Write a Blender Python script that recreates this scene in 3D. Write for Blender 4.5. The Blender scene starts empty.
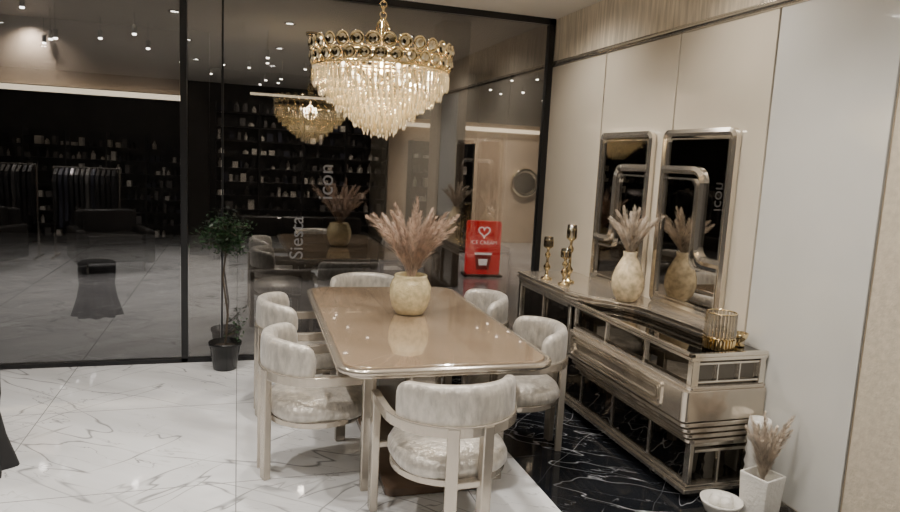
import bpy, bmesh, math, random
from mathutils import Vector, Matrix
random.seed(7)
S = bpy.context.scene
COL = S.collection
pi = math.pi

# ------------------------------------------------------------------ materials
def nt(name):
    m = bpy.data.materials.new(name); m.use_nodes = True
    t = m.node_tree; return m, t, t.nodes['Principled BSDF'], t.nodes['Material Output']

def mat(name, col, rough=0.5, metal=0.0, noise=0.0, nscale=8.0, bump=0.0, bscale=40.0, sheen=0.0,
        coat=0.0, emit=None, estr=0.0, stretch=None, spec=None):
    m, t, b, o = nt(name)
    b.inputs['Base Color'].default_value = (*col, 1)
    b.inputs['Roughness'].default_value = rough
    b.inputs['Metallic'].default_value = metal
    if spec is not None: b.inputs['Specular IOR Level'].default_value = spec
    if sheen: b.inputs['Sheen Weight'].default_value = sheen
    if coat:
        b.inputs['Coat Weight'].default_value = coat
        b.inputs['Coat Roughness'].default_value = 0.03
    if emit:
        b.inputs['Emission Color'].default_value = (*emit, 1)
        b.inputs['Emission Strength'].default_value = estr
    tc = t.nodes.new('ShaderNodeTexCoord'); mp = t.nodes.new('ShaderNodeMapping')
    t.links.new(tc.outputs['Object'], mp.inputs[0])
    if stretch: mp.inputs['Scale'].default_value = stretch
    n = t.nodes.new('ShaderNodeTexNoise'); n.inputs['Scale'].default_value = nscale
    n.inputs['Detail'].default_value = 5
    t.links.new(mp.outputs[0], n.inputs['Vector'])
    if noise:
        r = t.nodes.new('ShaderNodeValToRGB')
        r.color_ramp.elements[0].position = 0.32; r.color_ramp.elements[1].position = 0.68
        r.color_ramp.elements[0].color = (*[c*(1-noise) for c in col], 1)
        r.color_ramp.elements[1].color = (*[min(1, c*(1+noise)) for c in col], 1)
        t.links.new(n.outputs[0], r.inputs[0]); t.links.new(r.outputs[0], b.inputs['Base Color'])
    if bump:
        n2 = t.nodes.new('ShaderNodeTexNoise'); n2.inputs['Scale'].default_value = bscale
        n2.inputs['Detail'].default_value = 4
        t.links.new(mp.outputs[0], n2.inputs['Vector'])
        bp = t.nodes.new('ShaderNodeBump'); bp.inputs['Strength'].default_value = bump
        bp.inputs['Distance'].default_value = 0.01
        t.links.new(n2.outputs[0], bp.inputs['Height']); t.links.new(bp.outputs[0], b.inputs['Normal'])
    return m

def marble(name, base, base2, vein, tile, mortar, rough=0.08, vscale=1.0, thin=0.012, vamt=0.8, coat=0.0):
    """stone with thin, fairly straight diagonal veins"""
    m, t, b, o = nt(name)
    L = t.links.new
    tc = t.nodes.new('ShaderNodeTexCoord')
    def mapped(rot, sc):
        rt = t.nodes.new('ShaderNodeMapping'); rt.inputs['Rotation'].default_value = (0, 0, rot)
        L(tc.outputs['Object'], rt.inputs[0])
        mp = t.nodes.new('ShaderNodeMapping'); mp.inputs['Scale'].default_value = sc
        L(rt.outputs[0], mp.inputs[0]); return mp.outputs[0]
    def math_(op, a, bb):
        n = t.nodes.new('ShaderNodeMath'); n.operation = op
        for i, q in enumerate((a, bb)):
            if isinstance(q, (int, float)): n.inputs[i].default_value = q
            elif q is not None: L(q, n.inputs[i])
        return n.outputs[0]
    def veins(vec, scale, w, detail=3, dist=0.25):
        n = t.nodes.new('ShaderNodeTexNoise'); n.inputs['Scale'].default_value = scale
        n.inputs['Detail'].default_value = detail; n.inputs['Roughness'].default_value = 0.5
        n.inputs['Distortion'].default_value = dist
        L(vec, n.inputs['Vector'])
        a = math_('ABSOLUTE', math_('SUBTRACT', n.outputs[0], 0.5), None)
        r = t.nodes.new('ShaderNodeMapRange'); r.inputs[1].default_value = 0; r.inputs[2].default_value = w
        r.inputs[3].default_value = 1; r.inputs[4].default_value = 0
        L(a, r.inputs[0]); return r.outputs[0]
    def mask(scale, lo, hi, seedv):
        mpn = t.nodes.new('ShaderNodeMapping'); mpn.inputs['Location'].default_value = (seedv, seedv*2, 0)
        L(tc.outputs['Object'], mpn.inputs[0])
        nm = t.nodes.new('ShaderNodeTexNoise'); nm.inputs['Scale'].default_value = scale
        L(mpn.outputs[0], nm.inputs['Vector'])
        mr = t.nodes.new('ShaderNodeMapRange'); mr.inputs[1].default_value = lo; mr.inputs[2].default_value = hi
        L(nm.outputs[0], mr.inputs[0]); return mr.outputs[0]
    A = mapped(0.65, (0.35*vscale, 1.6*vscale, 1)); B = mapped(-0.75, (0.3*vscale, 1.5*vscale, 1))
    v1 = math_('MULTIPLY', veins(A, 1.3, thin), mask(1.1, 0.38, 0.52, 3.0))
    v2 = math_('MULTIPLY', veins(B, 1.6, thin*0.8), mask(1.3, 0.42, 0.56, 9.0))
    v3 = math_('MULTIPLY', veins(A, 3.8, thin*0.8, 4, 0.5), mask(1.8, 0.46, 0.62, 17.0))
    mx = math_('MAXIMUM', math_('MAXIMUM', v1, v2), v3)
    am = math_('MULTIPLY', mx, vamt)
    base_n = t.nodes.new('ShaderNodeMix'); base_n.data_type = 'RGBA'
    base_n.inputs[6].default_value = (*base, 1); base_n.inputs[7].default_value = (*base2, 1)
    nb = t.nodes.new('ShaderNodeTexNoise'); nb.inputs['Scale'].default_value = 1.5; nb.inputs['Detail'].default_value = 6
    L(A, nb.inputs['Vector'])
    mrb = t.nodes.new('ShaderNodeMapRange'); mrb.inputs[1].default_value = 0.4; mrb.inputs[2].default_value = 0.75
    L(nb.outputs[0], mrb.inputs[0]); L(mrb.outputs[0], base_n.inputs[0])
    m1 = t.nodes.new('ShaderNodeMix'); m1.data_type = 'RGBA'
    L(am, m1.inputs[0]); L(base_n.outputs[2], m1.inputs[6]); m1.inputs[7].default_value = (*vein, 1)
    out = m1.outputs[2]
    if tile:
        br = t.nodes.new('ShaderNodeTexBrick'); br.offset = 0.0
        br.inputs['Scale'].default_value = 1.0; br.inputs['Brick Width'].default_value = tile
        br.inputs['Row Height'].default_value = tile; br.inputs['Mortar Size'].default_value = 0.003
        br.inputs['Mortar Smooth'].default_value = 0.0
        L(tc.outputs['Object'], br.inputs['Vector'])
        m2 = t.nodes.new('ShaderNodeMix'); m2.data_type = 'RGBA'
        L(br.outputs['Fac'], m2.inputs[0]); L(out, m2.inputs[6]); m2.inputs[7].default_value = (*mortar, 1)
        out = m2.outputs[2]
    L(out, b.inputs['Base Color']); b.inputs['Roughness'].default_value = rough
    if coat: b.inputs['Coat Weight'].default_value = coat; b.inputs['Coat Roughness'].default_value = 0.02; b.inputs['Coat IOR'].default_value = 1.7
    return m

def glassmat(name, tint, refl, rough=0.0, rcol=(1, 1, 1)):
    m, t, b, o = nt(name); t.nodes.remove(b)
    tr = t.nodes.new('ShaderNodeBsdfTransparent'); tr.inputs[0].default_value = (*tint, 1)
    gl = t.nodes.new('ShaderNodeBsdfGlossy'); gl.inputs[0].default_value = (*rcol, 1); gl.inputs['Roughness'].default_value = rough
    fr = t.nodes.new('ShaderNodeFresnel'); fr.inputs[0].default_value = 1.5
    ad = t.nodes.new('ShaderNodeMath'); ad.operation = 'ADD'; ad.use_clamp = True; ad.inputs[1].default_value = refl
    t.links.new(fr.outputs[0], ad.inputs[0])
    mx = t.nodes.new('ShaderNodeMixShader'); t.links.new(ad.outputs[0], mx.inputs[0])
    t.links.new(tr.outputs[0], mx.inputs[1]); t.links.new(gl.outputs[0], mx.inputs[2])
    t.links.new(mx.outputs[0], o.inputs[0]); return m

def crystal(name):
    m, t, b, o = nt(name); t.nodes.remove(b)
    tr = t.nodes.new('ShaderNodeBsdfTransparent'); tr.inputs[0].default_value = (0.95, 0.91, 0.80, 1)
    gl = t.nodes.new('ShaderNodeBsdfGlossy'); gl.inputs[0].default_value = (1, 0.95, 0.84, 1); gl.inputs['Roughness'].default_value = 0.05
    tl = t.nodes.new('ShaderNodeBsdfTranslucent'); tl.inputs[0].default_value = (1.0, 0.91, 0.72, 1)
    m1 = t.nodes.new('ShaderNodeMixShader'); m1.inputs[0].default_value = 0.60
    t.links.new(tr.outputs[0], m1.inputs[1]); t.links.new(gl.outputs[0], m1.inputs[2])
    m2 = t.nodes.new('ShaderNodeMixShader'); m2.inputs[0].default_value = 0.17
    t.links.new(m1.outputs[0], m2.inputs[1]); t.links.new(tl.outputs[0], m2.inputs[2])
    t.links.new(m2.outputs[0], o.inputs[0]); return m

M_white = marble('marble_white', (0.68, 0.685, 0.69), (0.46, 0.46, 0.465), (0.08, 0.08, 0.08), 1.2, (0.22, 0.22, 0.22), 0.045, 1.0, 0.008, 0.72)
M_black = marble('marble_black', (0.006, 0.007, 0.009), (0.014, 0.015, 0.018), (0.40, 0.41, 0.43), 1.2, (0.05, 0.05, 0.05), 0.05, 1.4, 0.0045, 0.75)
M_mall = marble('marble_mall', (0.42, 0.42, 0.43), (0.32, 0.32, 0.33), (0.75, 0.75, 0.75), 1.2, (0.2, 0.2, 0.2), 0.12, 0.6, 0.01, 0.6)
M_tabletop = marble('table_lacquer', (0.30, 0.222, 0.15), (0.235, 0.17, 0.112), (0.42, 0.33, 0.25), None, None, 0.10, 1.4, 0.008, 0.35, coat=1.0)
M_velvet = mat('crushed_velvet', (0.51, 0.475, 0.42), 0.30, 0.28, 0.22, 30, 0.7, 45, sheen=0.3, stretch=(1, 1, 0.4))
M_champ = mat('champagne_metal', (0.53, 0.48, 0.41), 0.24, 0.7)
M_champ_l = mat('champagne_lacquer', (0.58, 0.52, 0.44), 0.16, 0.78)
M_silver = mat('brushed_silver', (0.78, 0.73, 0.65), 0.14, 0.92)
M_palegold = mat('pale_gold', (0.84, 0.68, 0.40), 0.12, 1.0)
M_antg = mat('antique_gold', (0.66, 0.57, 0.40), 0.08, 1.0)
M_seam = mat('seam_taupe', (0.30, 0.25, 0.18), 0.4, 0.3)
M_darkmirror = mat('smoked_mirror', (0.14, 0.128, 0.11), 0.02, 1.0)
M_mirror = mat('mirror_glass', (0.50, 0.48, 0.45), 0.01, 1.0)
M_panel = mat('cream_lacquer_panel', (0.62, 0.56, 0.46), 0.10, 0, 0.03, 2, coat=0.7)
M_panel2 = mat('white_lacquer_panel', (0.61, 0.605, 0.57), 0.10, 0, 0.03, 2, coat=0.7)
M_paper = mat('wallpaper_beige', (0.54, 0.475, 0.375), 0.6, 0, 0.10, 30, 0.3, 50)
M_frieze = mat('frieze_plaster', (0.62, 0.55, 0.44), 0.5, 0, 0.25, 14, 0.5, 30, stretch=(1, 3, 0.25))
M_ceil = mat('ceiling_paint', (0.68, 0.64, 0.57), 0.7)
M_gap = mat('shadow_gap', (0.05, 0.045, 0.04), 0.6)
M_blk = mat('black_metal', (0.012, 0.012, 0.013), 0.35)
M_dark = mat('dark_wall_paint', (0.045, 0.041, 0.038), 0.6, 0, 0.3, 3)
M_mceil = mat('mall_ceiling_paint', (0.10, 0.082, 0.066), 0.6, 0, 0.3, 0.5)
M_dark2 = mat('shop_dark', (0.033, 0.03, 0.027), 0.3, 0, 0.3, 6)
M_taupe = mat('taupe_column', (0.32, 0.255, 0.19), 0.45)
M_shopwarm = mat('shop_warm_wall', (0.52, 0.40, 0.28), 0.6, 0, 0.25, 1.2)
M_brown = mat('brown_gloss', (0.15, 0.10, 0.07), 0.08, 0, 0.2, 5)
M_creamcer = mat('cream_ceramic', (0.66, 0.56, 0.34), 0.2, 0, 0.18, 30, 0.6, 45, coat=0.6)
M_shell = mat('shell_ceramic', (0.66, 0.54, 0.35), 0.16, 0, 0.28, 26, 0.1, 30, coat=0.6)
M_whitecer = mat('white_ceramic', (0.72, 0.70, 0.65), 0.35, 0, 0.04, 10, 0.5, 60)
M_pampas = mat('pampas_plume', (0.52, 0.40, 0.32), 0.85, 0, 0.40, 25)
M_pampas_w = mat('pampas_plume_pale', (0.58, 0.50, 0.41), 0.85, 0, 0.3, 25)
M_leaf = mat('leaf_green', (0.02, 0.055, 0.018), 0.45, 0, 0.4, 20)
M_trunk = mat('trunk_bark', (0.06, 0.045, 0.03), 0.8)
M_pot = mat('pot_black', (0.01, 0.01, 0.01), 0.25)
M_soil = mat('potting_soil', (0.03, 0.02, 0.012), 0.9)
M_glass = glassmat('tinted_glass', (0.56, 0.545, 0.53), 0.14)
M_glass_l = glassmat('tinted_glass_slider', (0.60, 0.60, 0.61), 0.10)
M_clear = glassmat('clear_glass', (0.93, 0.9, 0.84), 0.10)
M_crys = crystal('crystal_drops')
M_red = mat('red_panel', (0.6, 0.012, 0.02), 0.3, emit=(0.9, 0.02, 0.03), estr=0.9)
M_signw = mat('sign_white', (0.8, 0.75, 0.72), 0.4, emit=(1, 0.9, 0.85), estr=1.3)
M_refl = mat('reflected_letters', (0.15, 0.15, 0.155), 0.6)  # letter colour standing in for a sign mirrored in the glass
M_strip = mat('cove_light', (1, 0.9, 0.7), 0.5, emit=(1, 0.84, 0.60), estr=2.8)
M_lamp = mat('lamp_glow', (1, 1, 1), 0.5, emit=(1, 0.95, 0.88), estr=22)
M_bulb = mat('bulb_glow', (1, 0.9, 0.7), 0.5, emit=(1, 0.85, 0.62), estr=8)

# ------------------------------------------------------------------ helpers
def empty(name, loc=(0, 0, 0), rz=0.0):
    e = bpy.data.objects.new(name, None); COL.objects.link(e)
    e.location = loc; e.rotation_euler = (0, 0, rz); e.empty_display_size = 0.1
    return e

def addmesh(name, verts, faces, m, parent=None, smooth=False, bevel=0.0, seg=2, loc=None, rot=None):
    me = bpy.data.meshes.new(name); me.from_pydata([tuple(v) for v in verts], [], faces); me.update()
    bm = bmesh.new(); bm.from_mesh(me); bmesh.ops.recalc_face_normals(bm, faces=bm.faces); bm.to_mesh(me); bm.free()
    for mm in (m if isinstance(m, list) else [m]): me.materials.append(mm)
    if smooth:
        for p in me.polygons: p.use_smooth = True
    return obj(name, me, parent, bevel, seg, loc, rot)

def obj(name, me, parent=None, bevel=0.0, seg=2, loc=None, rot=None):
    o = bpy.data.objects.new(name, me); COL.objects.link(o)
    if parent: o.parent = parent
    if loc: o.location = loc
    if rot: o.rotation_euler = rot
    if bevel:
        b = o.modifiers.new('bev', 'BEVEL'); b.width = bevel; b.segments = seg; b.limit_method = 'ANGLE'
    return o

CUBEF = [(0, 1, 3, 2), (4, 6, 7, 5), (0, 4, 5, 1), (2, 3, 7, 6), (0, 2, 6, 4), (1, 5, 7, 3)]
def boxv(x0, x1, y0, y1, z0, z1):
    return [(x, y, z) for x in (x0, x1) for y in (y0, y1) for z in (z0, z1)]
def box(name, x0, x1, y0, y1, z0, z1, m, parent=None, bevel=0.0, seg=2):
    return addmesh(name, boxv(x0, x1, y0, y1, z0, z1), CUBEF, m, parent, False, bevel, seg)

class MB:
    """mesh accumulator"""
    def __init__(s): s.v = []; s.f = []
    def add(s, v, f):
        k = len(s.v); s.v += [tuple(p) for p in v]; s.f += [tuple(i+k for i in q) for q in f]
    def box(s, *a): s.add(boxv(*a), CUBEF)
    def lathe(s, prof, n=24, c=(0, 0, 0)):
        v = []; f = []
        for r, z in prof:
            for i in range(n):
                a = 2*pi*i/n; v.append((c[0]+r*math.cos(a), c[1]+r*math.sin(a), c[2]+z))
        for j in range(len(prof)-1):
            for i in range(n):
                i2 = (i+1) % n; f.append((j*n+i, j*n+i2, (j+1)*n+i2, (j+1)*n+i))
        f.append(tuple(range(n))); f.append(tuple((len(prof)-1)*n+i for i in range(n)))
        s.add(v, f)
    def tube(s, pts, r, n=6, r2=None):
        v = []; f = []; P = [Vector(p) for p in pts]
        for i, p in enumerate(P):
            T = (P[min(i+1, len(P)-1)]-P[max(i-1, 0)]).normalized()
            A = Vector((0, 0, 1)) if abs(T.z) < 0.9 else Vector((1, 0, 0))
            N = T.cross(A).normalized(); B = T.cross(N)
            rr = r if r2 is None else r+(r2-r)*i/(len(P)-1)
            for k in range(n):
                a = 2*pi*k/n; v.append(p+N*math.cos(a)*rr+B*math.sin(a)*rr)
        for i in range(len(P)-1):
            for k in range(n):
                k2 = (k+1) % n; f.append((i*n+k, i*n+k2, (i+1)*n+k2, (i+1)*n+k))
        f.append(tuple(range(n))); f.append(tuple((len(P)-1)*n+k for k in range(n)))
        s.add(v, f)
    def torus(s, c, ax, R, r, n=16, m=6):
        ax = Vector(ax).normalized(); A = Vector((0, 0, 1)) if abs(ax.z) < 0.9 else Vector((1, 0, 0))
        U = ax.cross(A).normalized(); W = ax.cross(U); c = Vector(c); v = []; f = []
        for i in range(n):
            a = 2*pi*i/n; d = U*math.cos(a)+W*math.sin(a)
            for k in range(m):
                b = 2*pi*k/m; v.append(c+d*(R+r*math.cos(b))+ax*(r*math.sin(b)))
        for i in range(n):
            for k in range(m):
                i2 = (i+1) % n; k2 = (k+1) % m; f.append((i*m+k, i2*m+k, i2*m+k2, i*m+k2))
        s.add(v, f)
    def sphere(s, c, r, n=10, m=7, sc=(1, 1, 1)):
        v = []; f = []
        for j in range(m+1):
            t = pi*j/m; rr = max(math.sin(t), 0.01)
            for i in range(n):
                a = 2*pi*i/n; v.append((c[0]+r*sc[0]*rr*math.cos(a), c[1]+r*sc[1]*rr*math.sin(a), c[2]+r*sc[2]*math.cos(t)))
        for j in range(m):
            for i in range(n):
                i2 = (i+1) % n; f.append((j*n+i, j*n+i2, (j+1)*n+i2, (j+1)*n+i))
        s.add(v, f)
    def sweep(s, path, section, up=(0, 0, 1), closed=False, scale=None, off=None):
        up = Vector(up); P = [Vector(p) for p in path]; n = len(P); k = len(section); v = []; f = []
        for i, p in enumerate(P):
            if closed: a, b = P[(i-1) % n], P[(i+1) % n]
            else: a, b = P[max(i-1, 0)], P[min(i+1, n-1)]
            t1 = (p-a).normalized() if (p-a).length > 1e-6 else (b-p).normalized()
            t2 = (b-p).normalized() if (b-p).length > 1e-6 else t1
            T = (t1+t2).normalized(); N = T.cross(up).normalized()
            miter = 1.0/max(0.4, T.dot(t2))
            sc = scale(i/(n-1)) if scale else (1, 1)
            o = off(i/(n-1)) if off else 0
            for (q, u) in section: v.append(p+N*q*sc[0]*miter+up*(u*sc[1]+o))
        m = n if closed else n-1
        for i in range(m):
            i2 = (i+1) % n
            for j in range(k):
                j2 = (j+1) % k; f.append((i*k+j, i*k+j2, i2*k+j2, i2*k+j))
        if not closed:
            f.append(tuple(range(k))); f.append(tuple((n-1)*k+j for j in range(k)))
        s.add(v, f)
    def out(s, name, m, parent=None, smooth=False, bevel=0.0, loc=None, rot=None, seg=2):
        return addmesh(name, s.v, s.f, m, parent, smooth, bevel, seg, loc, rot)

def rect(w, h): return [(-w/2, -h/2), (w/2, -h/2), (w/2, h/2), (-w/2, h/2)]
def rrect(x0, x1, y0, y1, r, n=8):
    p = []
    for cx, cy, a0 in ((x1-r, y1-r, 0), (x0+r, y1-r, 90), (x0+r, y0+r, 180), (x1-r, y0+r, 270)):
        for i in range(n+1):
            a = math.radians(a0+90*i/n); p.append((cx+r*math.cos(a), cy+r*math.sin(a)))
    return p
def prism(mb, poly, z0, z1):
    n = len(poly)
    v = [(x, y, z0) for x, y in poly]+[(x, y, z1) for x, y in poly]
    f = [(i, (i+1) % n, n+(i+1) % n, n+i) for i in range(n)]+[tuple(range(n)), tuple(range(n, 2*n))]
    mb.add(v, f)

def fillet(pts, r, n=6):
    P = [Vector(p) for p in pts]; out = [P[0]]
    for i in range(1, len(P)-1):
        a = (P[i-1]-P[i]); b = (P[i+1]-P[i]); rr = min(r, a.length*0.49, b.length*0.49)
        A = P[i]+a.normalized()*rr; B = P[i]+b.normalized()*rr
        for k in range(n+1):
            t = k/n; out.append(A*(1-t)**2+P[i]*2*t*(1-t)+B*t*t)
    out.append(P[-1]); return out

# ------------------------------------------------------------------ room
YG = 5.85; XW = 2.76; ZC = 3.07; XB = 1.60
box('floor', -5.0, XB, -3.0, YG, -0.1, 0.0, M_white)
box('floor_black_marble', XB, XW+0.1, -3.0, YG, -0.1, 0.0, M_black)
box('floor_mall', -14, 12, YG, 20, -0.1, -0.005, M_mall)
box('ceiling', -5.0, XW+0.1, -3.0, YG+0.05, ZC, ZC+0.1, M_ceil)
box('wall_left', -5.1, -5.0, -3.0, YG, 0, ZC, M_dark)
box('wall_back', -5.1, XW+0.1, -3.1, -3.0, 0, ZC, M_dark)
wr = box('wall_right', XW, XW+0.1, -3.0, YG+0.05, 0, ZC, M_gap)
seams = [YG-0.02, 4.86, 3.92, 3.065, 2.325]
for i in range(4):
    y1, y0 = seams[i], seams[i+1]
    box('panel_%d' % (i+1), XW-0.03, XW, y0+0.007, y1-0.007, 0.08, 2.645, M_panel2 if i == 3 else M_panel, wr, 0.004)
box('panel_wallpaper', XW-0.03, XW, -3.0, 2.312, 0.08, 2.645, M_paper, wr)
box('seam_strip', XW-0.032, XW, 2.312, 2.318, 0.0, 2.645, M_seam, wr)
box('frieze', XW-0.02, XW, -3.0, YG, 2.69, ZC, M_frieze, wr)
mb = MB()
mb.tube([(XW-0.03, -3, 2.668), (XW-0.03, YG, 2.668)], 0.018, 10)
mb.box(XW-0.035, XW, -3, YG, 2.643, 2.652); mb.box(XW-0.035, XW, -3, YG, 2.686, 2.695)
mb.out('trim_1', M_silver, None)
box('baseboard_right', XW-0.035, XW, -3.0, YG, 0.0, 0.08, M_silver)

# glass wall
gw = empty('window_1', (0, YG, 0))
def pane(name, x0, x1, m, y=0.0): box(name, x0, x1, y-0.005, y+0.005, 0.03, ZC-0.05, m, gw)
pane('pane_slider', -5.0, -0.44, M_glass_l)
pane('pane_narrow', -0.38, -0.13, M_glass)
pane('pane_wide', -0.11, 2.66, M_glass)
mb = MB()
mb.box(-5, XW-0.03, -0.03, 0.03, 0.0, 0.035); mb.box(-5, XW-0.03, -0.03, 0.03, ZC-0.055, ZC)
mb.box(-0.435, -0.385, -0.03, 0.03, 0, ZC); mb.box(2.675, XW-0.03, -0.03, 0.03, 0, ZC)
mb.box(-0.126, -0.112, -0.012, 0.012, 0, ZC); mb.box(-5, -4.95, -0.03, 0.03, 0, ZC)
mb.out('frame', M_blk, gw)
def text(name, body, size, m, parent, loc, rot, align='CENTER', ext=0.0):
    c = bpy.data.curves.new(name, 'FONT'); c.body = body; c.size = size; c.align_x = align; c.extrude = ext
    c.materials.append(m); o = bpy.data.objects.new(name, c); COL.objects.link(o); o.parent = parent
    o.location = loc; o.rotation_euler = rot; return o
wl = empty('reflected_sign', (0, YG-0.012, 0))  # reflection of a store sign, built as letters just before the pane
text('word_1', 'icon', 0.18, M_refl, wl, (0.77, 0, 1.53), (pi/2, -pi/2, 0), ext=0.001)
text('word_2', 'Siesta', 0.16, M_refl, wl, (0.53, 0, 1.05), (pi/2, -pi/2, 0), ext=0.001)

# ------------------------------------------------------------------ mall outside
box('ceiling_mall', -14, 12, YG+0.06, 20, 3.6, 3.7, M_mceil)
box('wall_mall_far', -14, 12, 17, 17.1, 0, 3.6, M_dark2)
box('wall_mall_right', 9, 9.1, YG+0.06, 17, 0, 3.6, M_dark2)
box('wall_mall_left', -13, -12.9, YG+0.06, 17, 0, 3.6, M_dark2)
box('trim_2', -12.5, -0.9, 12.0, 12.08, 2.50, 2.58, M_strip)
box('trim_3', -12.5, -0.9, 12.1, 12.2, 2.6, 3.6, M_taupe)
box('trim_4', 3.1, 8.5, 13.9, 13.96, 2.42, 2.50, M_strip)
box('trim_5', 0.2, 2.5, 12.9, 12.96, 2.75, 2.79, M_strip)
box('column_taupe', 2.58, 2.98, 9.0, 9.4, 0, 3.6, M_taupe, None, 0.01)
box('column_dark', -0.75, -0.45, 11.9, 12.2, 0, 3.6, M_dark2, None, 0.01)
box('wall_shop_warm', 3.0, 8.8, 14.1, 14.2, 0, 2.6, M_shopwarm)
box('wall_shop_header', 3.0, 8.8, 14.0, 14.2, 2.6, 3.6, M_dark2)
e = empty('round_wall_mirror', (6.1, 14.05, 1.35))
mb = MB(); mb.torus((0, 0, 0), (0, 1, 0), 0.28, 0.06, 28, 8); mb.out('ring', M_antg, e, True)
mb = MB(); mb.lathe([(0.28, 0), (0.28, 0.02)], 28); mb.out('glass', M_mirror, e, rot=(pi/2, 0, 0))

GM = [mat('goods_black', (0.02, 0.02, 0.022), 0.25), mat('goods_grey', (0.13, 0.122, 0.115), 0.35),
      mat('goods_navy', (0.02, 0.022, 0.04), 0.6), mat('goods_pale', (0.72, 0.67, 0.58), 0.3)]
def clothes_rack(x, y, w, z=1.5):
    e = empty('clothing_rack', (x, y, 0)); mb = MB()
    for sx in (-w/2, w/2):
        mb.tube([(sx, 0, 0), (sx, 0, z)], 0.018, 8); mb.tube([(sx, -0.25, 0.02), (sx, 0.25, 0.02)], 0.02, 6)
    mb.tube([(-w/2, 0, z), (w/2, 0, z)], 0.018, 8); mb.out('rail', M_silver, e)
    v = []; f = []; mi = []
    n = int(w/0.07)
    for i in range(n):
        cx = -w/2+0.06+i*(w-0.12)/max(1, n-1); L = random.uniform(0.7, 1.05); d = random.uniform(0.17, 0.24)
        prof = [(0.03, z-0.01), (d*0.85, z-0.10), (d, z-0.22), (d*0.8, z-0.5), (d*random.uniform(0.85, 1.1), z-L)]
        k = len(v)
        for (ww, zz) in prof:
            for sx, sy in ((-1, -1), (1, -1), (1, 1), (-1, 1)): v.append((cx+sx*0.022, sy*ww, zz))
        m = random.choices([0, 1, 2, 3], [8, 2, 3, 0.3])[0]
        for j in range(len(prof)-1):
            for q in range(4):
                q2 = (q+1) % 4; f.append((k+j*4+q, k+j*4+q2, k+j*4+4+q2, k+j*4+4+q)); mi.append(m)
        f.append((k, k+1, k+2, k+3)); mi.append(m); f.append(tuple(k+len(prof)*4-4+q for q in range(4))); mi.append(m)
    o = addmesh('garments', v, f, GM, e)
    for p, m in zip(o.data.polygons, mi): p.material_index = m
for (x, y, w) in ((-3.6, 11.5, 1.5), (-2.2, 11.6, 0.9), (-5.4, 11.5, 1.2)):
    clothes_rack(x, y, w, random.uniform(1.3, 1.6))

def shop_shelves(x0, x1, y, z1, dz=0.27, pale=2.5):
    e = empty('shop_shelving', (0, y, 0)); mb = MB(); it = [MB(), MB(), MB(), MB()]
    n = max(1, int((x1-x0)/0.6)); w = (x1-x0)/n
    for i in range(n+1): mb.box(x0+i*w-0.015, x0+i*w+0.015, 0, 0.35, 0, z1)
    mb.box(x0, x1, 0.35, 0.37, 0, z1)
    z = 0.15
    while z < z1-0.1:
        mb.box(x0, x1, 0, 0.35, z-0.01, z+0.01)
        x = x0+0.05
        while x < x1-0.12:
            ww = random.uniform(0.03, 0.10); h = random.uniform(0.05, dz*0.75); k = random.choices([0, 1, 2, 3], [4, 3, 2, pale])[0]
            if random.random() < 0.4: it[k].lathe([(ww*0.5, 0), (ww*0.5, h*0.6), (ww*0.2, h*0.8), (ww*0.2, h)], 8, (x+ww/2, 0.12, z+0.01))
            else: it[k].box(x, x+ww, 0.04, 0.22, z+0.01, z+0.01+h)
            x += ww+random.uniform(0.02, 0.08)
        z += dz
    mb.out('frame', M_blk, e)
    for k, m in enumerate(it):
        if m.v: m.out('goods_%d' % k, GM[k], e)
shop_shelves(-0.35, 2.4, 11.4, 2.5, 0.22, 3.5)
shop_shelves(3.1, 4.3, 12.4, 2.1)
shop_shelves(-9.0, -0.9, 12.9, 1.95, 0.22, 3.0)

# lounge furniture shown in the mall
M_lea = mat('leather_charcoal', (0.035, 0.033, 0.031), 0.22)
def armchair(x, y, rz, w=0.8):
    e = empty('lounge_armchair' if w < 1.2 else 'lounge_sofa', (x, y, 0), math.radians(rz)); mb = MB()
    mb.box(-w/2, w/2, -0.38, 0.38, 0.14, 0.40); mb.box(-w/2, w/2, 0.26, 0.42, 0.3, 0.82)
    mb.box(-w/2-0.10, -w/2+0.04, -0.40, 0.42, 0.12, 0.60); mb.box(w/2-0.04, w/2+0.10, -0.40, 0.42, 0.12, 0.60)
    mb.out('body', M_lea, e, False, 0.05, seg=3)
    mb = MB()
    k = 1 if w < 1.2 else 3
    for i in range(k):
        a = -w/2+0.05+i*(w-0.1)/k; b = a+(w-0.1)/k-0.01
        mb.box(a, b, -0.39, 0.25, 0.40, 0.52); mb.box(a+0.02, b-0.02, 0.14, 0.28, 0.5, 0.84)
    mb.out('cushions', M_lea, e, False, 0.04, seg=3)
    mb = MB()
    for sx in (-1, 1):
        for sy in (-1, 1): mb.tube([(sx*w*0.45, sy*0.32, 0.14), (sx*w*0.45, sy*0.34, 0)], 0.02, 8, 0.012)
    mb.out('legs', M_silver, e)
armchair(-1.7, 10.5, 20); armchair(-3.4, 10.6, -20); armchair(-5.2, 10.6, 10); armchair(0.9, 10.0, 5, w=1.9)

# mall ceiling spot heads (one cluster object)
mb = MB(); ml = MB()
for i in range(70):
    x = random.uniform(-8, 6); y = random.uniform(9.5, 16); z = random.uniform(3.1, 3.45)
    mb.lathe([(0.028, 0), (0.036, 0.11)], 10, (x, y, z)); mb.tube([(x, y, z+0.11), (x, y, 3.61)], 0.005, 5)
    ml.lathe([(0.024, -0.02), (0.029, 0.0)], 10, (x, y, z))
e = empty('track_spotlights'); mb.out('housings', M_blk, e); ml.out('lenses', M_lamp, e)

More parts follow.
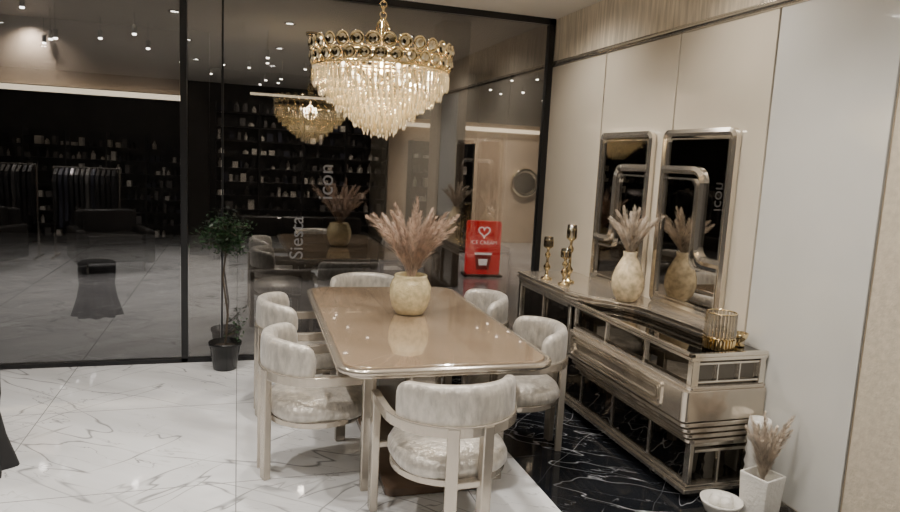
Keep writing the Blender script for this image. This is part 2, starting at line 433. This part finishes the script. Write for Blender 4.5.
# ice cream display sign
e = empty('ice_cream_sign', (3.66, 9.9, 0), -0.15)
mb = MB(); prism(mb, [(x, z) for x, z in rrect(-0.27, 0.27, 0.03, 0.86, 0.04)], -0.05, 0.05)
mb.out('panel', M_red, e, rot=(pi/2, 0, 0))
mb = MB()
hp = []
for i in range(40):
    a = 2*pi*i/40; hp.append((0.0055*16*math.sin(a)**3, 0.0055*(13*math.cos(a)-5*math.cos(2*a)-2*math.cos(3*a)-math.cos(4*a))+0.70))
mb.sweep([(x, 0, z) for x, z in hp], rect(0.022, 0.01), up=(0, -1, 0), closed=True); mb.out('heart', M_signw, e, loc=(0, -0.056, 0))
text('lettering', 'ICE CREAM', 0.085, M_signw, e, (0, -0.056, 0.50), (pi/2, 0, 0), ext=0.002)
M_dred = mat('tub_red', (0.30, 0.008, 0.012), 0.3, emit=(0.5, 0.01, 0.02), estr=0.3)
mb = MB(); prism(mb, [(-0.10, 0.10), (0.10, 0.10), (0.135, 0.36), (-0.135, 0.36)], 0.05, 0.056); mb.out('tub', M_dred, e, rot=(pi/2, 0, 0))
mb = MB(); prism(mb, [(-0.135, 0.335), (0.135, 0.335), (0.14, 0.37), (-0.14, 0.37)], 0.057, 0.06); prism(mb, [(-0.06, 0.17), (0.06, 0.17), (0.075, 0.27), (-0.075, 0.27)], 0.057, 0.06)
mb.out('tub_label', M_signw, e, rot=(pi/2, 0, 0))
box('foot', -0.3, 0.3, -0.15, 0.15, 0, 0.03, M_blk, e)

# ------------------------------------------------------------------ dining table
T = empty('dining_table', (1.04, 4.10, 0), math.radians(-1.0))
hx, hy = 0.55, 1.03
mb = MB(); prism(mb, rrect(-hx+0.02, hx-0.02, -hy+0.02, hy-0.02, 0.12, 10), 0.735, 0.764); mb.out('top', M_tabletop, T, False, 0.004)
mb = MB(); ring = [(x, y, 0.742) for x, y in rrect(-hx, hx, -hy, hy, 0.13, 10)]
mb.sweep(ring, [(-0.02, -0.014), (0.012, -0.014), (0.018, 0), (0.012, 0.016), (-0.02, 0.016)], closed=True)
mb.out('edge_rim', M_champ_l, T, True)
mb = MB(); prism(mb, rrect(-hx+0.035, hx-0.035, -hy+0.035, hy-0.035, 0.11, 10), 0.700, 0.732); mb.out('under_top', M_champ_l, T, False, 0.006)
mb = MB()
for sx in (-1, 1):
    for sy in (-1, 1):
        cx, cy = sx*0.37, sy*0.72
        mb.box(cx-0.028, cx+0.028, cy-0.028, cy+0.028, 0.0, 0.70)
    mb.box(sx*0.37-0.02, sx*0.37+0.02, -0.72, 0.72, 0.64, 0.70)
for sy in (-1, 1): mb.box(-0.37, 0.37, sy*0.72-0.02, sy*0.72+0.02, 0.64, 0.70)
mb.out('legs', M_champ, T, False, 0.006)
mb = MB(); prism(mb, rrect(-0.28, 0.32, -0.84, 0.78, 0.05), 0.0, 0.05); mb.out('plinth', M_brown, T, False, 0.008)
mb = MB(); prism(mb, rrect(-0.10, 0.12, -0.45, 0.45, 0.05), 0.05, 0.70); mb.out('pedestal', M_champ_l, T, False, 0.008)

# ------------------------------------------------------------------ dining chairs
def chair_meshes():
    res = {}
    def keep(o): me = o.data; bpy.data.objects.remove(o); return me
    mb = MB()
    R = 0.305; zb = 0.595
    path = [(R, 0.24, zb), (R, 0.1, zb)]
    for i in range(0, 25):
        a = -pi*i/24; path.append((R*math.cos(a), R*0.98*math.sin(a), zb))
    path += [(-R, 0.1, zb), (-R, 0.24, zb)]
    mb.sweep(path, rect(0.036, 0.052))
    for sx in (-1, 1):
        mb.box(sx*R-0.020, sx*R+0.020, 0.19, 0.25, 0, zb+0.026)
        a = math.radians(-90+sx*15); cx, cy = R*math.cos(a), R*0.98*math.sin(a)
        v = []
        for z in (0, zb+0.02):
            for (q, w) in ((-0.028, -0.020), (0.028, -0.020), (0.028, 0.020), (-0.028, 0.020)):
                tx, ty = -math.sin(a), math.cos(a); nx, ny = math.cos(a), math.sin(a)
                v.append((cx+tx*q+nx*w, cy+ty*q+ny*w, z))
        mb.add(v, [(0, 1, 2, 3), (4, 5, 6, 7), (0, 1, 5, 4), (1, 2, 6, 5), (2, 3, 7, 6), (3, 0, 4, 7)])
    ringp = [(0.262*math.cos(2*pi*i/40), 0.255*math.sin(2*pi*i/40)-0.005, 0.345) for i in range(40)]
    mb.sweep(ringp, rect(0.03, 0.035), closed=True)
    mb.box(-0.30, 0.30, 0.205, 0.235, 0.330, 0.362); mb.box(-0.09, 0.09, -0.30, -0.24, 0.330, 0.362)
    res['frame'] = keep(mb.out('frame', M_champ))
    prof = [(0.02, 0.335), (0.22, 0.335), (0.262, 0.35), (0.284, 0.38), (0.284, 0.41), (0.268, 0.440), (0.225, 0.462), (0.15, 0.475), (0.05, 0.48), (0.005, 0.48)]
    mb = MB(); n = 48; v = []; f = []
    for r, z in prof:
        for i in range(n):
            a = 2*pi*i/n; c, s_ = math.cos(a), math.sin(a)
            k = (abs(c)**2.6+abs(s_)**2.6)**(-1/2.6)
            v.append((c*k*r*0.97, s_*k*r*0.98+0.01, z))
    for j in range(len(prof)-1):
        for i in range(n):
            i2 = (i+1) % n; f.append((j*n+i, j*n+i2, (j+1)*n+i2, (j+1)*n+i))
    f.append(tuple(range(n))); f.append(tuple((len(prof)-1)*n+i for i in range(n)))
    mb.add(v, f)
    res['seat'] = keep(mb.out('seat', M_velvet, smooth=True))
    mb = MB(); path = []
    for i in range(49):
        a = math.radians(-90-76+152*i/48); path.append((0.278*math.cos(a), 0.274*math.sin(a), 0.695))
    sec = []
    for i in range(20):
        a = 2*pi*i/20; c, s_ = math.cos(a), math.sin(a); k = (abs(c)**3.6+abs(s_)**3.6)**(-1/3.6)
        sec.append((0.034*c*k, 0.103*s_*k))
    def sc(t):
        e = 1-abs(2*t-1); g = min(1, e/0.20); g = math.sqrt(max(0.0, 1-(1-g)**2)); return (0.35+0.65*g, 0.35+0.65*g)
    mb.sweep(path, sec, scale=sc, off=lambda t: -0.022*abs(2*t-1)**2)
    res['backrest'] = keep(mb.out('backrest', M_velvet, smooth=True))
    return res
CM = chair_meshes()
def chair(x, y, rz):
    e = empty('dining_chair', (x, y, 0), math.radians(rz))
    obj('frame', CM['frame'], e, 0.005); obj('seat', CM['seat'], e); obj('backrest', CM['backrest'], e)
chair(0.97, 2.96, 2)         # near end
chair(1.00, 5.32, 180)       # far end
chair(0.43, 3.72, -84)
chair(0.43, 4.62, -88)
chair(1.64, 3.75, 86)
chair(1.62, 4.66, 90)

# ------------------------------------------------------------------ pampas
def pampas(parent, base, n, length, spread, m, fl=0.28, seed=1, bw=0.06, nb=200):
    rnd = random.Random(seed); mb = MB(); st = MB()
    for i in range(n):
        az = 2*pi*i/n*2.4+rnd.uniform(-0.3, 0.3); tilt = spread*math.sqrt((i+0.5)/n)*rnd.uniform(0.85, 1.1)
        L = length*rnd.uniform(0.8, 1.08); P = []
        N = 14
        for k in range(N+1):
            t = k/N; th = tilt*(0.5+0.75*t)
            P.append(Vector(base)+Vector((math.cos(az)*math.sin(th), math.sin(az)*math.sin(th), math.cos(th)))*L*t)
        st.tube(P, 0.002, 4)
        s0 = 1-fl/L if fl < L else 0.1
        for q in range(nb):
            t = s0+(1-s0)*q/nb; fi = t*N; k = min(int(fi), N-1); p = P[k].lerp(P[k+1], fi-k)
            D = (P[k+1]-P[k]).normalized(); u = (t-s0)/(1-s0)
            w = bw*(math.sin(pi*min(1, u*0.80+0.15))**0.7)*rnd.uniform(0.6, 1.1)
            A = Vector((rnd.gauss(0, 1), rnd.gauss(0, 1), rnd.gauss(0, 1))); side = D.cross(A).normalized()
            tip = p+side*w*0.48+D*w*0.98+Vector((0, 0, -w*0.12)); mid = p+side*w*0.32+D*w*0.45
            wv = D.cross(side)*0.0018+D*0.0008
            mb.add([p-wv, p+wv, mid+wv, mid-wv, tip], [(0, 1, 2, 3), (3, 2, 4)])
    st.out('stems', m, parent); mb.out('plumes', m, parent)

V = empty('pampas_vase', (1.07, 4.20, 0.764))
prof = [(0.07, 0), (0.095, 0.008), (0.118, 0.05), (0.134, 0.11), (0.134, 0.165), (0.118, 0.20), (0.105, 0.222), (0.108, 0.232), (0.098, 0.236), (0.088, 0.22), (0.088, 0.16)]
mb = MB(); mb.lathe([(r, z*1.1) for r, z in prof], 40); mb.out('vase', M_creamcer, V, True)
pampas(V, (0, 0, 0.17), 28, 0.55, 0.55, M_pampas, 0.37, 3, 0.078, 230)
V = empty('teardrop_vase', (2.50, 3.93, 0.885))
prof = [(0.05, 0), (0.065, 0.005), (0.09, 0.04), (0.108, 0.10), (0.106, 0.16), (0.088, 0.22), (0.06, 0.275), (0.043, 0.305), (0.046, 0.335), (0.036, 0.335), (0.034, 0.30)]
mb = MB(); mb.lathe(prof, 36); mb.out('vase', M_shell, V, True)
pampas(V, (0, 0, 0.28), 18, 0.34, 0.58, M_pampas_w, 0.28, 5, 0.06)

# ------------------------------------------------------------------ console / sideboard
C = empty('sideboard', (0, 0, 0))
y0, y1, xb = 2.88, 5.14, XW-0.037
box('plinth', 2.36, xb, y0+0.06, y1-0.04, 0.0, 0.04, M_blk, C)
mb = MB()
mb.box(2.30, xb, y0+0.02, y1, 0.04, 0.065); mb.box(2.315, xb, y0+0.03, y1, 0.065, 0.085)
mb.out('base_frame', M_silver, C, False, 0.004)
box('lower_doors', 2.34, xb, y0+0.06, y1-0.01, 0.085, 0.66, M_darkmirror, C)
mb = MB()
for y in (y0+0.07, 3.30, 3.72, 4.14, 4.60, y1-0.02):
    mb.box(2.328, 2.345, y-0.010, y+0.010, 0.085, 0.66)
mb.box(2.328, 2.345, y0+0.06, y1, 0.085, 0.10)
mb.box(2.32, xb, 4.20, y1, 0.33, 0.345)
mb.out('door_strips', M_silver, C, False, 0.002)
mb = MB()
dy0, dy1 = y0-0.03, 4.18
def slab(x, ya, yb, za, zb, r=0.035):
    poly = [(xb, ya), (xb, yb)]
    for k in range(7):
        a = math.radians(90*k/6); poly.append((x+r-r*math.sin(a), yb-r+r*math.cos(a)))
    for k in range(7):
        a = math.radians(90*k/6); poly.append((x+r-r*math.cos(a), ya+r-r*math.sin(a)))
    prism(mb, poly, za, zb)
slab(2.21, dy0, dy1, 0.47, 0.635)
slab(2.235, dy0+0.01, dy1-0.01, 0.635, 0.655)
for k, z in enumerate((0.435, 0.40, 0.365, 0.33)):
    slab(2.215+0.022*k, dy0+0.008*k, dy1-0.02*k, z+0.006, z+0.029)
    slab(2.235+0.022*k, dy0+0.02+0.008*k, dy1-0.03-0.02*k, z, z+0.0345)
mb.out('drawer_band', M_champ_l, C, False, 0.004)
mb = MB()
for r_, q in ((0.0, 0.006), (0.022, 0.004), (0.040, 0.004)):
    rr = [(2.205, y, z) for y, z in rrect(3.05+r_, 4.10-r_, 0.485+r_, 0.622-r_, 0.024)]
    mb.sweep(rr, rect(0.007, 0.010), up=(-1, 0, 0), closed=True)
mb.out('drawer_bead', M_silver, C)
mb = MB()
for z in (0.30, 0.265):
    mb.box(2.335+(0.30-z)*0.6, xb, y0+0.035, y0+0.06, z, z+0.018)
mb.box(2.325, 2.35, y0+0.03, y0+0.07, 0.085, 0.33); mb.box(xb-0.03, xb, y0+0.03, y0+0.06, 0.085, 0.33)
mb.box(2.52, 2.535, y0+0.045, y0+0.062, 0.085, 0.27)
mb.out('end_ribs', M_silver, C, False, 0.003)
box('upper_glass', 2.275, xb, y0+0.015, 4.22, 0.655, 0.80, M_darkmirror, C)
mb = MB()
for y in (y0+0.01, 3.32, 3.76, 4.18): mb.box(2.26, 2.28, y-0.009, y+0.009, 0.655, 0.80)
for z in (0.675, 0.775): mb.box(2.285, xb-0.01, y0-0.002, y0+0.018, z-0.006, z+0.006)
for x in (2.42, 2.56): mb.box(x-0.006, x+0.006, y0-0.002, y0+0.018, 0.675, 0.775)
mb.box(2.255, 2.30, y0-0.008, y0+0.03, 0.655, 0.80); mb.box(xb-0.04, xb, y0-0.008, y0+0.03, 0.655, 0.80)
mb.out('upper_posts', M_silver, C, False, 0.003)
mb = MB()
mb.box(2.24, 2.262, 4.22, y1, 0.77, 0.80); mb.box(2.24, xb, y1-0.03, y1, 0.085, 0.80)
mb.box(2.24, 2.262, 4.22, 4.25, 0.36, 0.80); mb.box(2.24, 2.262, y1-0.04, y1, 0.085, 0.80)
mb.box(2.24, 2.262, 4.22, y1, 0.36, 0.38); mb.box(2.24, 2.262, 4.66, 4.68, 0.36, 0.80)
mb.out('far_frame', M_silver, C, False, 0.004)
box('far_door', 2.262, xb, 4.22, y1-0.03, 0.36, 0.80, M_darkmirror, C)
mb = MB()
mb.box(2.235, xb, y0-0.02, y1, 0.795, 0.815)
mb.box(2.235, 2.262, y0-0.02, y1, 0.815, 0.835); mb.box(2.235, xb, y0-0.02, y0+0.008, 0.815, 0.835)
mb.out('top_frame', M_silver, C, False, 0.004)
box('top_glass', 2.262, xb, y0+0.008, y1-0.01, 0.815, 0.822, M_darkmirror, C)
def ledge(off, z0, z1, m, name):
    edge = fillet([(2.53+off, 3.17+off, 0), (2.50+off, 3.85+off*0.5, 0), (2.235+off, 4.15+off*0.8, 0), (2.215+off, y1-off, 0)], 0.25, 10)
    poly = [(xb, 3.17+off)]+[(p.x, p.y) for p in edge]+[(xb, y1-off)]
    mb = MB(); prism(mb, poly, z0, z1); mb.out(name, m, C, False, 0.004)
ledge(0.0, 0.838, 0.856, M_silver, 'ledge_lower'); ledge(0.012, 0.822, 0.874, M_champ_l, 'ledge_core')
ledge(0.0, 0.868, 0.882, M_silver, 'ledge_upper'); ledge(0.025, 0.876, 0.885, M_champ_l, 'ledge_top')

# ------------------------------------------------------------------ mirrors
def wall_mirror(ya, yb, flip):
    e = empty('wall_mirror', (XW-0.045, (ya+yb)/2, 0.89), 0)
    w = (yb-ya)/2; H = 1.13; s = -1 if flip else 1
    box('backing', 0.0, 0.012, -w+0.01, w-0.01, 0.01, H-0.01, M_blk, e)
    box('glass', -0.008, 0.0, -w+0.02, w-0.02, 0.02, H-0.02, M_mirror, e)
    mb = MB()
    outer = [(-0.012, y, z) for y, z in rrect(-w+0.015, w-0.015, 0.015, H-0.015, 0.035)]
    mb.sweep(outer, [(-0.024, -0.02), (0.018, -0.02), (0.018, 0.012), (0.0, 0.022), (-0.024, 0.012)], up=(-1, 0, 0), closed=True)
    inner = [(-0.014, y, z) for y, z in rrect(-w+0.05, w-0.05, 0.05, H-0.05, 0.02)]
    mb.sweep(inner, rect(0.010, 0.012), up=(-1, 0, 0), closed=True)
    path = fillet([(-0.018, s*(w-0.02), 0.885), (-0.018, -s*0.09, 0.885), (-0.018, -s*0.09, 0.34), (-0.018, -s*(w-0.02), 0.34)], 0.10, 8)
    mb.sweep(path, [(-0.024, -0.015), (0.024, -0.015), (0.024, 0.01), (0, 0.022), (-0.024, 0.01)], up=(-1, 0, 0))
    path = fillet([(-0.018, s*(w-0.02), 0.83), (-0.018, -s*0.035, 0.83), (-0.018, -s*0.035, 0.285), (-0.018, -s*(w-0.02), 0.285)], 0.07, 8)
    mb.sweep(path, rect(0.012, 0.016), up=(-1, 0, 0))
    mb.out('frame', M_silver, e)
wall_mirror(3.26, 3.95, False)
wall_mirror(4.09, 4.78, True)

# ------------------------------------------------------------------ candle holders
def candlestick(x, y, h, z=0.885):
    e = empty('gold_candlestick', (x, y, z)); mb = MB()
    prof = [(0.045, 0), (0.045, 0.012), (0.015, 0.02), (0.011, 0.06), (0.026, 0.085), (0.028, 0.10), (0.011, 0.125), (0.009, h*0.5), (0.022, h*0.55), (0.022, h*0.6), (0.009, h*0.65), (0.012, h*0.72), (0.034, h*0.76), (0.036, h*0.77)]
    mb.lathe(prof, 20); mb.out('stem', M_palegold, e, True)
    mb = MB(); mb.lathe([(0.03, h*0.77), (0.036, h*0.78), (0.036, h), (0.033, h), (0.033, h*0.785)], 20); mb.out('cup', M_clear, e, True)
    mb = MB()
    for k in range(8):
        a = 2*pi*k/8; mb.tube([(0.037*math.cos(a), 0.037*math.sin(a), h*0.77), (0.037*math.cos(a), 0.037*math.sin(a), h*0.93)], 0.003, 5)
    mb.torus((0, 0, h*0.93), (0, 0, 1), 0.037, 0.003); mb.out('cage', M_palegold, e)
candlestick(2.42, 4.62, 0.44); candlestick(2.30, 4.76, 0.33); candlestick(2.33, 4.52, 0.27)

def ribbed_holder(x, y, z, r, h):
    e = empty('ribbed_candle_holder', (x, y, z)); mb = MB()
    mb.lathe([(r*0.8, 0), (r*0.95, 0.01), (r*0.9, h*0.16), (r*0.97, h*0.34), (r*0.8, h*0.36)], 32)
    n = 26
    for k in range(n):
        a = 2*pi*k/n; c, s_ = math.cos(a)*r, math.sin(a)*r
        mb.tube([(c*0.97, s_*0.97, h*0.02), (c*1.02, s_*1.02, h*0.30)], r*0.085, 5)
    mb.out('base', M_palegold, e)
    mb = MB()
    for k in range(n):
        a = 2*pi*k/n; c, s_ = math.cos(a)*r, math.sin(a)*r
        mb.tube([(c, s_, h*0.34), (c*0.98, s_*0.98, h)], r*0.08, 6)
    mb.out('glass_rods', M_clear, e)
    mb = MB(); mb.torus((0, 0, h*0.34), (0, 0, 1), r*1.02, 0.004, 28); mb.torus((0, 0, h), (0, 0, 1), r*0.98, 0.004, 28); mb.out('rings', M_palegold, e)
ribbed_holder(2.50, 2.99, 0.8225, 0.078, 0.20)
e = empty('gold_bowl', (2.655, 3.02, 0.8225)); mb = MB()
mb.lathe([(0.03, 0), (0.035, 0.008), (0.015, 0.02), (0.042, 0.045), (0.05, 0.075), (0.046, 0.075), (0.035, 0.045)], 24); mb.out('bowl', M_palegold, e, True)

# ------------------------------------------------------------------ floor accessories on the right
V = empty('square_floor_vase', (2.545, 2.62, 0), 0.25)
mb = MB(); v = []
for z, w in ((0, 0.062), (0.02, 0.066), (0.265, 0.078), (0.275, 0.078), (0.275, 0.068), (0.18, 0.064)):
    for sx, sy in ((-1, -1), (1, -1), (1, 1), (-1, 1)): v.append((sx*w, sy*w, z))
f = [(j*4+q, j*4+(q+1) % 4, j*4+4+(q+1) % 4, j*4+4+q) for j in range(5) for q in range(4)]+[(0, 1, 2, 3), (20, 21, 22, 23)]
mb.add(v, f); mb.out('vase', M_whitecer, V, False, 0.008)
pampas(V, (0, 0, 0.22), 16, 0.36, 0.36, M_pampas_w, 0.30, 9, 0.06)
V = empty('pillar_vase', (2.645, 2.785, 0)); mb = MB()
prof = [(0.045, 0), (0.055, 0.01)]
for k in range(7): prof += [(0.050, 0.03+k*0.065), (0.058, 0.055+k*0.065)]
prof += [(0.055, 0.49), (0.045, 0.49), (0.045, 0.45)]
mb.lathe(prof, 28); mb.out('vase', M_whitecer, V, True)
V = empty('white_floor_bowl', (2.36, 2.68, 0)); mb = MB()
mb.lathe([(0.05, 0), (0.06, 0.01), (0.03, 0.03), (0.075, 0.06), (0.10, 0.11), (0.105, 0.125), (0.095, 0.122), (0.07, 0.075), (0.02, 0.05)], 32); mb.out('bowl', M_whitecer, V, True)
mb = MB()
for k in range(4): mb.sphere((0.035*math.cos(k*1.57), 0.035*math.sin(k*1.57), 0.118), 0.033, 14, 10)
mb.out('balls', M_whitecer, V, True)

# ------------------------------------------------------------------ chandelier
CH = empty('chandelier', (0.765, 3.87, 0))
g = MB(); cr = MB(); dk = MB()
zt = 2.375; RR = 0.392
for z, R in ((zt-0.066, RR-0.010), (zt-0.135, RR-0.018)):
    g.torus((0, 0, z), (0, 0, 1), R, 0.0035, 72, 6)
for row, (z, R, n, rd) in enumerate(((zt-0.026, RR+0.002, 30, 0.037), (zt-0.092, RR-0.004, 30, 0.035))):
    for i in range(n):
        a = 2*pi*(i+0.5*row)/n; c = Vector((R*math.cos(a), R*math.sin(a), z)); ax = (math.cos(a), math.sin(a), -0.12)
        g.torus(c, ax, rd-0.004, 0.0055, 20, 6)
        d = Vector(ax).normalized(); U_ = d.cross(Vector((0, 0, 1))).normalized(); W_ = d.cross(U_)
        v = [c+d*0.014]; f = []
        for k in range(10):
            b = 2*pi*k/10; v.append(c+U_*rd*0.5*math.cos(b)+W_*rd*0.5*math.sin(b)+d*0.011)
        for k in range(10):
            b = 2*pi*k/10; v.append(c+U_*(rd-0.005)*math.cos(b)+W_*(rd-0.005)*math.sin(b)-d*0.002)
        v.append(c-d*0.008)
        for k in range(10):
            k2 = (k+1) % 10; f += [(0, 1+k, 1+k2), (1+k, 11+k, 11+k2, 1+k2), (21, 11+k2, 11+k)]
        dk.add(v, f)
def drop(x, y, z1, L, r):
    n = 6; v = []; f = []
    lv = ((z1, r*0.3), (z1-r*1.2, r), (z1-L+r*2.2, r*0.95), (z1-L, r*0.1)); ph = random.random()*2
    tx, ty = random.uniform(-0.02, 0.02)*L, random.uniform(-0.02, 0.02)*L
    for z, rr in lv:
        q = (z1-z)/L
        for k in range(n):
            a = ph+2*pi*k/n; v.append((x+tx*q+rr*math.cos(a), y+ty*q+rr*math.sin(a), z))
    for j in range(3):
        for k in range(n):
            k2 = (k+1) % n; f.append((j*n+k, j*n+k2, j*n+n+k2, j*n+n+k))
    f += [tuple(range(n)), tuple(range(3*n, 4*n))]; cr.add(v, f)
def octa(c, r):
    cr.add([(c[0]+r, c[1], c[2]), (c[0]-r, c[1], c[2]), (c[0], c[1]+r, c[2]), (c[0], c[1]-r, c[2]), (c[0], c[1], c[2]+r), (c[0], c[1], c[2]-r)],
           [(0, 2, 4), (2, 1, 4), (1, 3, 4), (3, 0, 4), (2, 0, 5), (1, 2, 5), (3, 1, 5), (0, 3, 5)])
tiers = ((0.375, 80, zt-0.135, 0.10), (0.34, 70, zt-0.17, 0.115), (0.295, 60, zt-0.205, 0.125), (0.245, 50, zt-0.24, 0.13), (0.195, 40, zt-0.275, 0.135), (0.145, 30, zt-0.31, 0.14), (0.095, 20, zt-0.345, 0.14), (0.045, 10, zt-0.37, 0.14))
for R, n, z, L in tiers:
    g.torus((0, 0, z+0.005), (0, 0, 1), R, 0.004, 48, 5)
    for i in range(n):
        a = 2*pi*i/n; drop(R*math.cos(a), R*math.sin(a), z-0.012, L*random.uniform(0.8, 1.0), 0.0095)
        octa((R*math.cos(a), R*math.sin(a), z-0.006), 0.008)
for k in range(8):
    a = 2*pi*k/8; c, s_ = math.cos(a), math.sin(a)
    g.tube([(0, 0, zt-0.01), (RR*c*0.98, RR*s_*0.98, zt-0.03)], 0.005, 5)
    g.tube([(0, 0, zt-0.13), (RR*c*0.97, RR*s_*0.97, zt-0.13)], 0.004, 5)
    g.tube([(0.012*c, 0.012*s_, zt+0.05), (0.04*c, 0.04*s_, zt+0.085), (0.03*c, 0.03*s_, zt+0.12), (0.008*c, 0.008*s_, zt+0.15)], 0.003, 5)
g.lathe([(0.010, zt-0.42), (0.010, zt+0.03), (0.03, zt+0.04), (0.03, zt+0.055), (0.008, zt+0.06), (0.008, zt+0.15)], 16)
z = zt+0.165; k = 0
while z < ZC-0.04:
    g.torus((0, 0, z), ((1, 0, 0) if k % 2 else (0, 1, 0)), 0.018, 0.0035, 12, 5); z += 0.029; k += 1
g.lathe([(0.06, ZC-0.035), (0.065, ZC-0.02), (0.065, ZC)], 24)
g.out('gold_frame', M_palegold, CH, True); cr.out('crystal_tiers', M_crys, CH); dk.out('disc_crystals', M_antg, CH)
bl = MB()
for k in range(9):
    a = 2*pi*k/9; R = 0.24 if k % 2 else 0.12; bl.sphere((R*math.cos(a), R*math.sin(a), zt-0.14-(0.05 if R < 0.2 else 0)), 0.015, 8, 6, (1, 1, 1.8))
bl.out('bulbs', M_bulb, CH, True)

# ------------------------------------------------------------------ potted tree
P = empty('potted_tree', (-0.09, 5.62, 0)); mb = MB()
mb.lathe([(0.085, 0), (0.09, 0.005), (0.12, 0.20), (0.128, 0.20), (0.128, 0.225), (0.115, 0.225), (0.11, 0.19)], 28); mb.out('pot', M_pot, P, True)
mb = MB(); mb.lathe([(0.11, 0.185), (0.05, 0.20)], 20); mb.out('soil', M_soil, P)
mb = MB(); tr = [(0, 0, 0.18), (0.02, 0, 0.45), (-0.02, 0.01, 0.75), (0.01, 0, 1.0), (0.0, 0, 1.18)]; mb.tube(tr, 0.010, 6, 0.006)
tips = []
for k in range(16):
    a = k*2.4; z0 = 0.92+0.015*k; r = random.uniform(0.08, 0.19)
    p1 = (r*0.5*math.cos(a), r*0.5*math.sin(a)*0.7, z0+0.05); p2 = (r*math.cos(a), r*math.sin(a)*0.7, z0+random.uniform(0.03, 0.08))
    mb.tube([(0, 0, z0), p1, p2], 0.004, 4); tips += [p1, p2]
for k in range(2):
    p2 = (0.08+0.03*k, -0.02+0.02*k, 0.30+0.06*k); mb.tube([(0.015, 0, 0.27), p2], 0.004, 4); tips += [p2]
mb.out('trunk', M_trunk, P)
mb = MB()
for t in tips:
    for q in range(26):
        c = Vector(t)+Vector((random.gauss(0, 0.035), random.gauss(0, 0.03), random.gauss(0, 0.028)))
        d = Vector((random.gauss(0, 1), random.gauss(0, 1), random.gauss(0, 0.6))).normalized(); s_ = d.cross(Vector((random.gauss(0, 1), 0.3, 1))).normalized()
        L = random.uniform(0.03, 0.05); mb.add([c-d*L/2, c+s_*L*0.25, c+d*L/2, c-s_*L*0.25], [(0, 1, 2, 3)])
mb.out('leaves', M_leaf, P)

# ------------------------------------------------------------------ black draped stool at left edge
B = empty('black_draped_stool', (-1.38, 4.02, 0)); mb = MB(); v = []; f = []; n = 64
lv = ((0.02, 0.56), (0.15, 0.56), (0.175, 0.545), (0.17, 0.40), (0.155, 0.32), (0.175, 0.18), (0.22, 0.02), (0.22, 0.0))
for j, (r, z) in enumerate(lv):
    amp = 0.0 if j < 3 else 0.02*(j-2)/3
    for i in range(n):
        a = 2*pi*i/n; rr = r+amp*math.sin(a*9+j*0.15); v.append((rr*math.cos(a), rr*math.sin(a), z))
for j in range(len(lv)-1):
    for i in range(n):
        i2 = (i+1) % n; f.append((j*n+i, j*n+i2, (j+1)*n+i2, (j+1)*n+i))
f.append(tuple(range(n))); mb.add(v, f); mb.out('cloth', mat('black_cloth', (0.012, 0.012, 0.013), 0.7), B, True)

# ------------------------------------------------------------------ lights
def spot(x, y, z, power, ang=130, tgt=None, col=(1, 0.935, 0.86), r=0.05, blend=1.0):
    l = bpy.data.lights.new('downlight_or_fill', 'SPOT'); l.energy = power; l.spot_size = math.radians(ang); l.spot_blend = blend
    l.shadow_soft_size = r; l.color = col
    o = bpy.data.objects.new('downlight_or_fill', l); COL.objects.link(o); o.location = (x, y, z)
    if tgt:
        o.rotation_euler = (Vector(tgt)-Vector((x, y, z))).to_track_quat('-Z', 'Y').to_euler()
    return o
dn = MB(); dg = MB()
pos = [(x, y) for x in (-2.6, -0.6, 0.5, 1.75) for y in (0.6, 2.5, 4.3)]
for (x, y) in pos:
    spot(x, y, ZC-0.03, 155 if x > -2 else 130, 120)
    dn.torus((x, y, ZC-0.004), (0, 0, 1), 0.05, 0.008, 20, 6); dg.lathe([(0.045, -0.006), (0.045, 0)], 20, (x, y, ZC))
e = empty('recessed_downlights'); dn.out('trims', M_champ, e); dg.out('lenses', M_lamp, e)
for y in (1.6, 3.2, 4.9): spot(1.9, y, ZC-0.05, 60, 110, (XW, y, 1.6), col=(1, 0.92, 0.83), r=0.08)  # wall washers, added without fixtures to light the right wall
pl = bpy.data.lights.new('chandelier_light', 'POINT'); pl.energy = 26; pl.color = (1, 0.86, 0.66); pl.shadow_soft_size = 0.08
o = bpy.data.objects.new('chandelier_light', pl); COL.objects.link(o); o.location = (0.765, 3.87, zt-0.16)
for (x, y, p) in ((-6, 8.5, 170), (-3, 8.5, 170), (0, 8.5, 110), (3.9, 8.8, 300), (5.5, 12.5, 750), (-3, 11.9, 260), (1, 10.3, 320), (4.2, 12.0, 400), (-6, 11.9, 260), (-1.5, 11.0, 140)):
    spot(x, y, 3.5, p, 140, col=(1, 0.92, 0.83), r=0.06)  # added mall fill lamps without fixtures, brightening floor, shelves and sign area
w = bpy.data.worlds.new('World'); S.world = w; w.use_nodes = True
w.node_tree.nodes['Background'].inputs[0].default_value = (0.6, 0.65, 0.75, 1); w.node_tree.nodes['Background'].inputs[1].default_value = 0.02

# ------------------------------------------------------------------ camera
cam = bpy.data.cameras.new('camera'); cam.sensor_width = 36; cam.lens = 27.2; cam.clip_start = 0.05
co = bpy.data.objects.new('camera', cam); COL.objects.link(co)
R = Vector((0.9544, -0.2944, 0.0495)); U = Vector((-0.0059, 0.1472, 0.9891)); 
Bk = R.cross(U).normalized(); U = Bk.cross(R).normalized(); R.normalize()
m = Matrix(((R.x, U.x, Bk.x, 0), (R.y, U.y, Bk.y, 0), (R.z, U.z, Bk.z, 1.76), (0, 0, 0, 1)))
co.matrix_world = m
S.camera = co
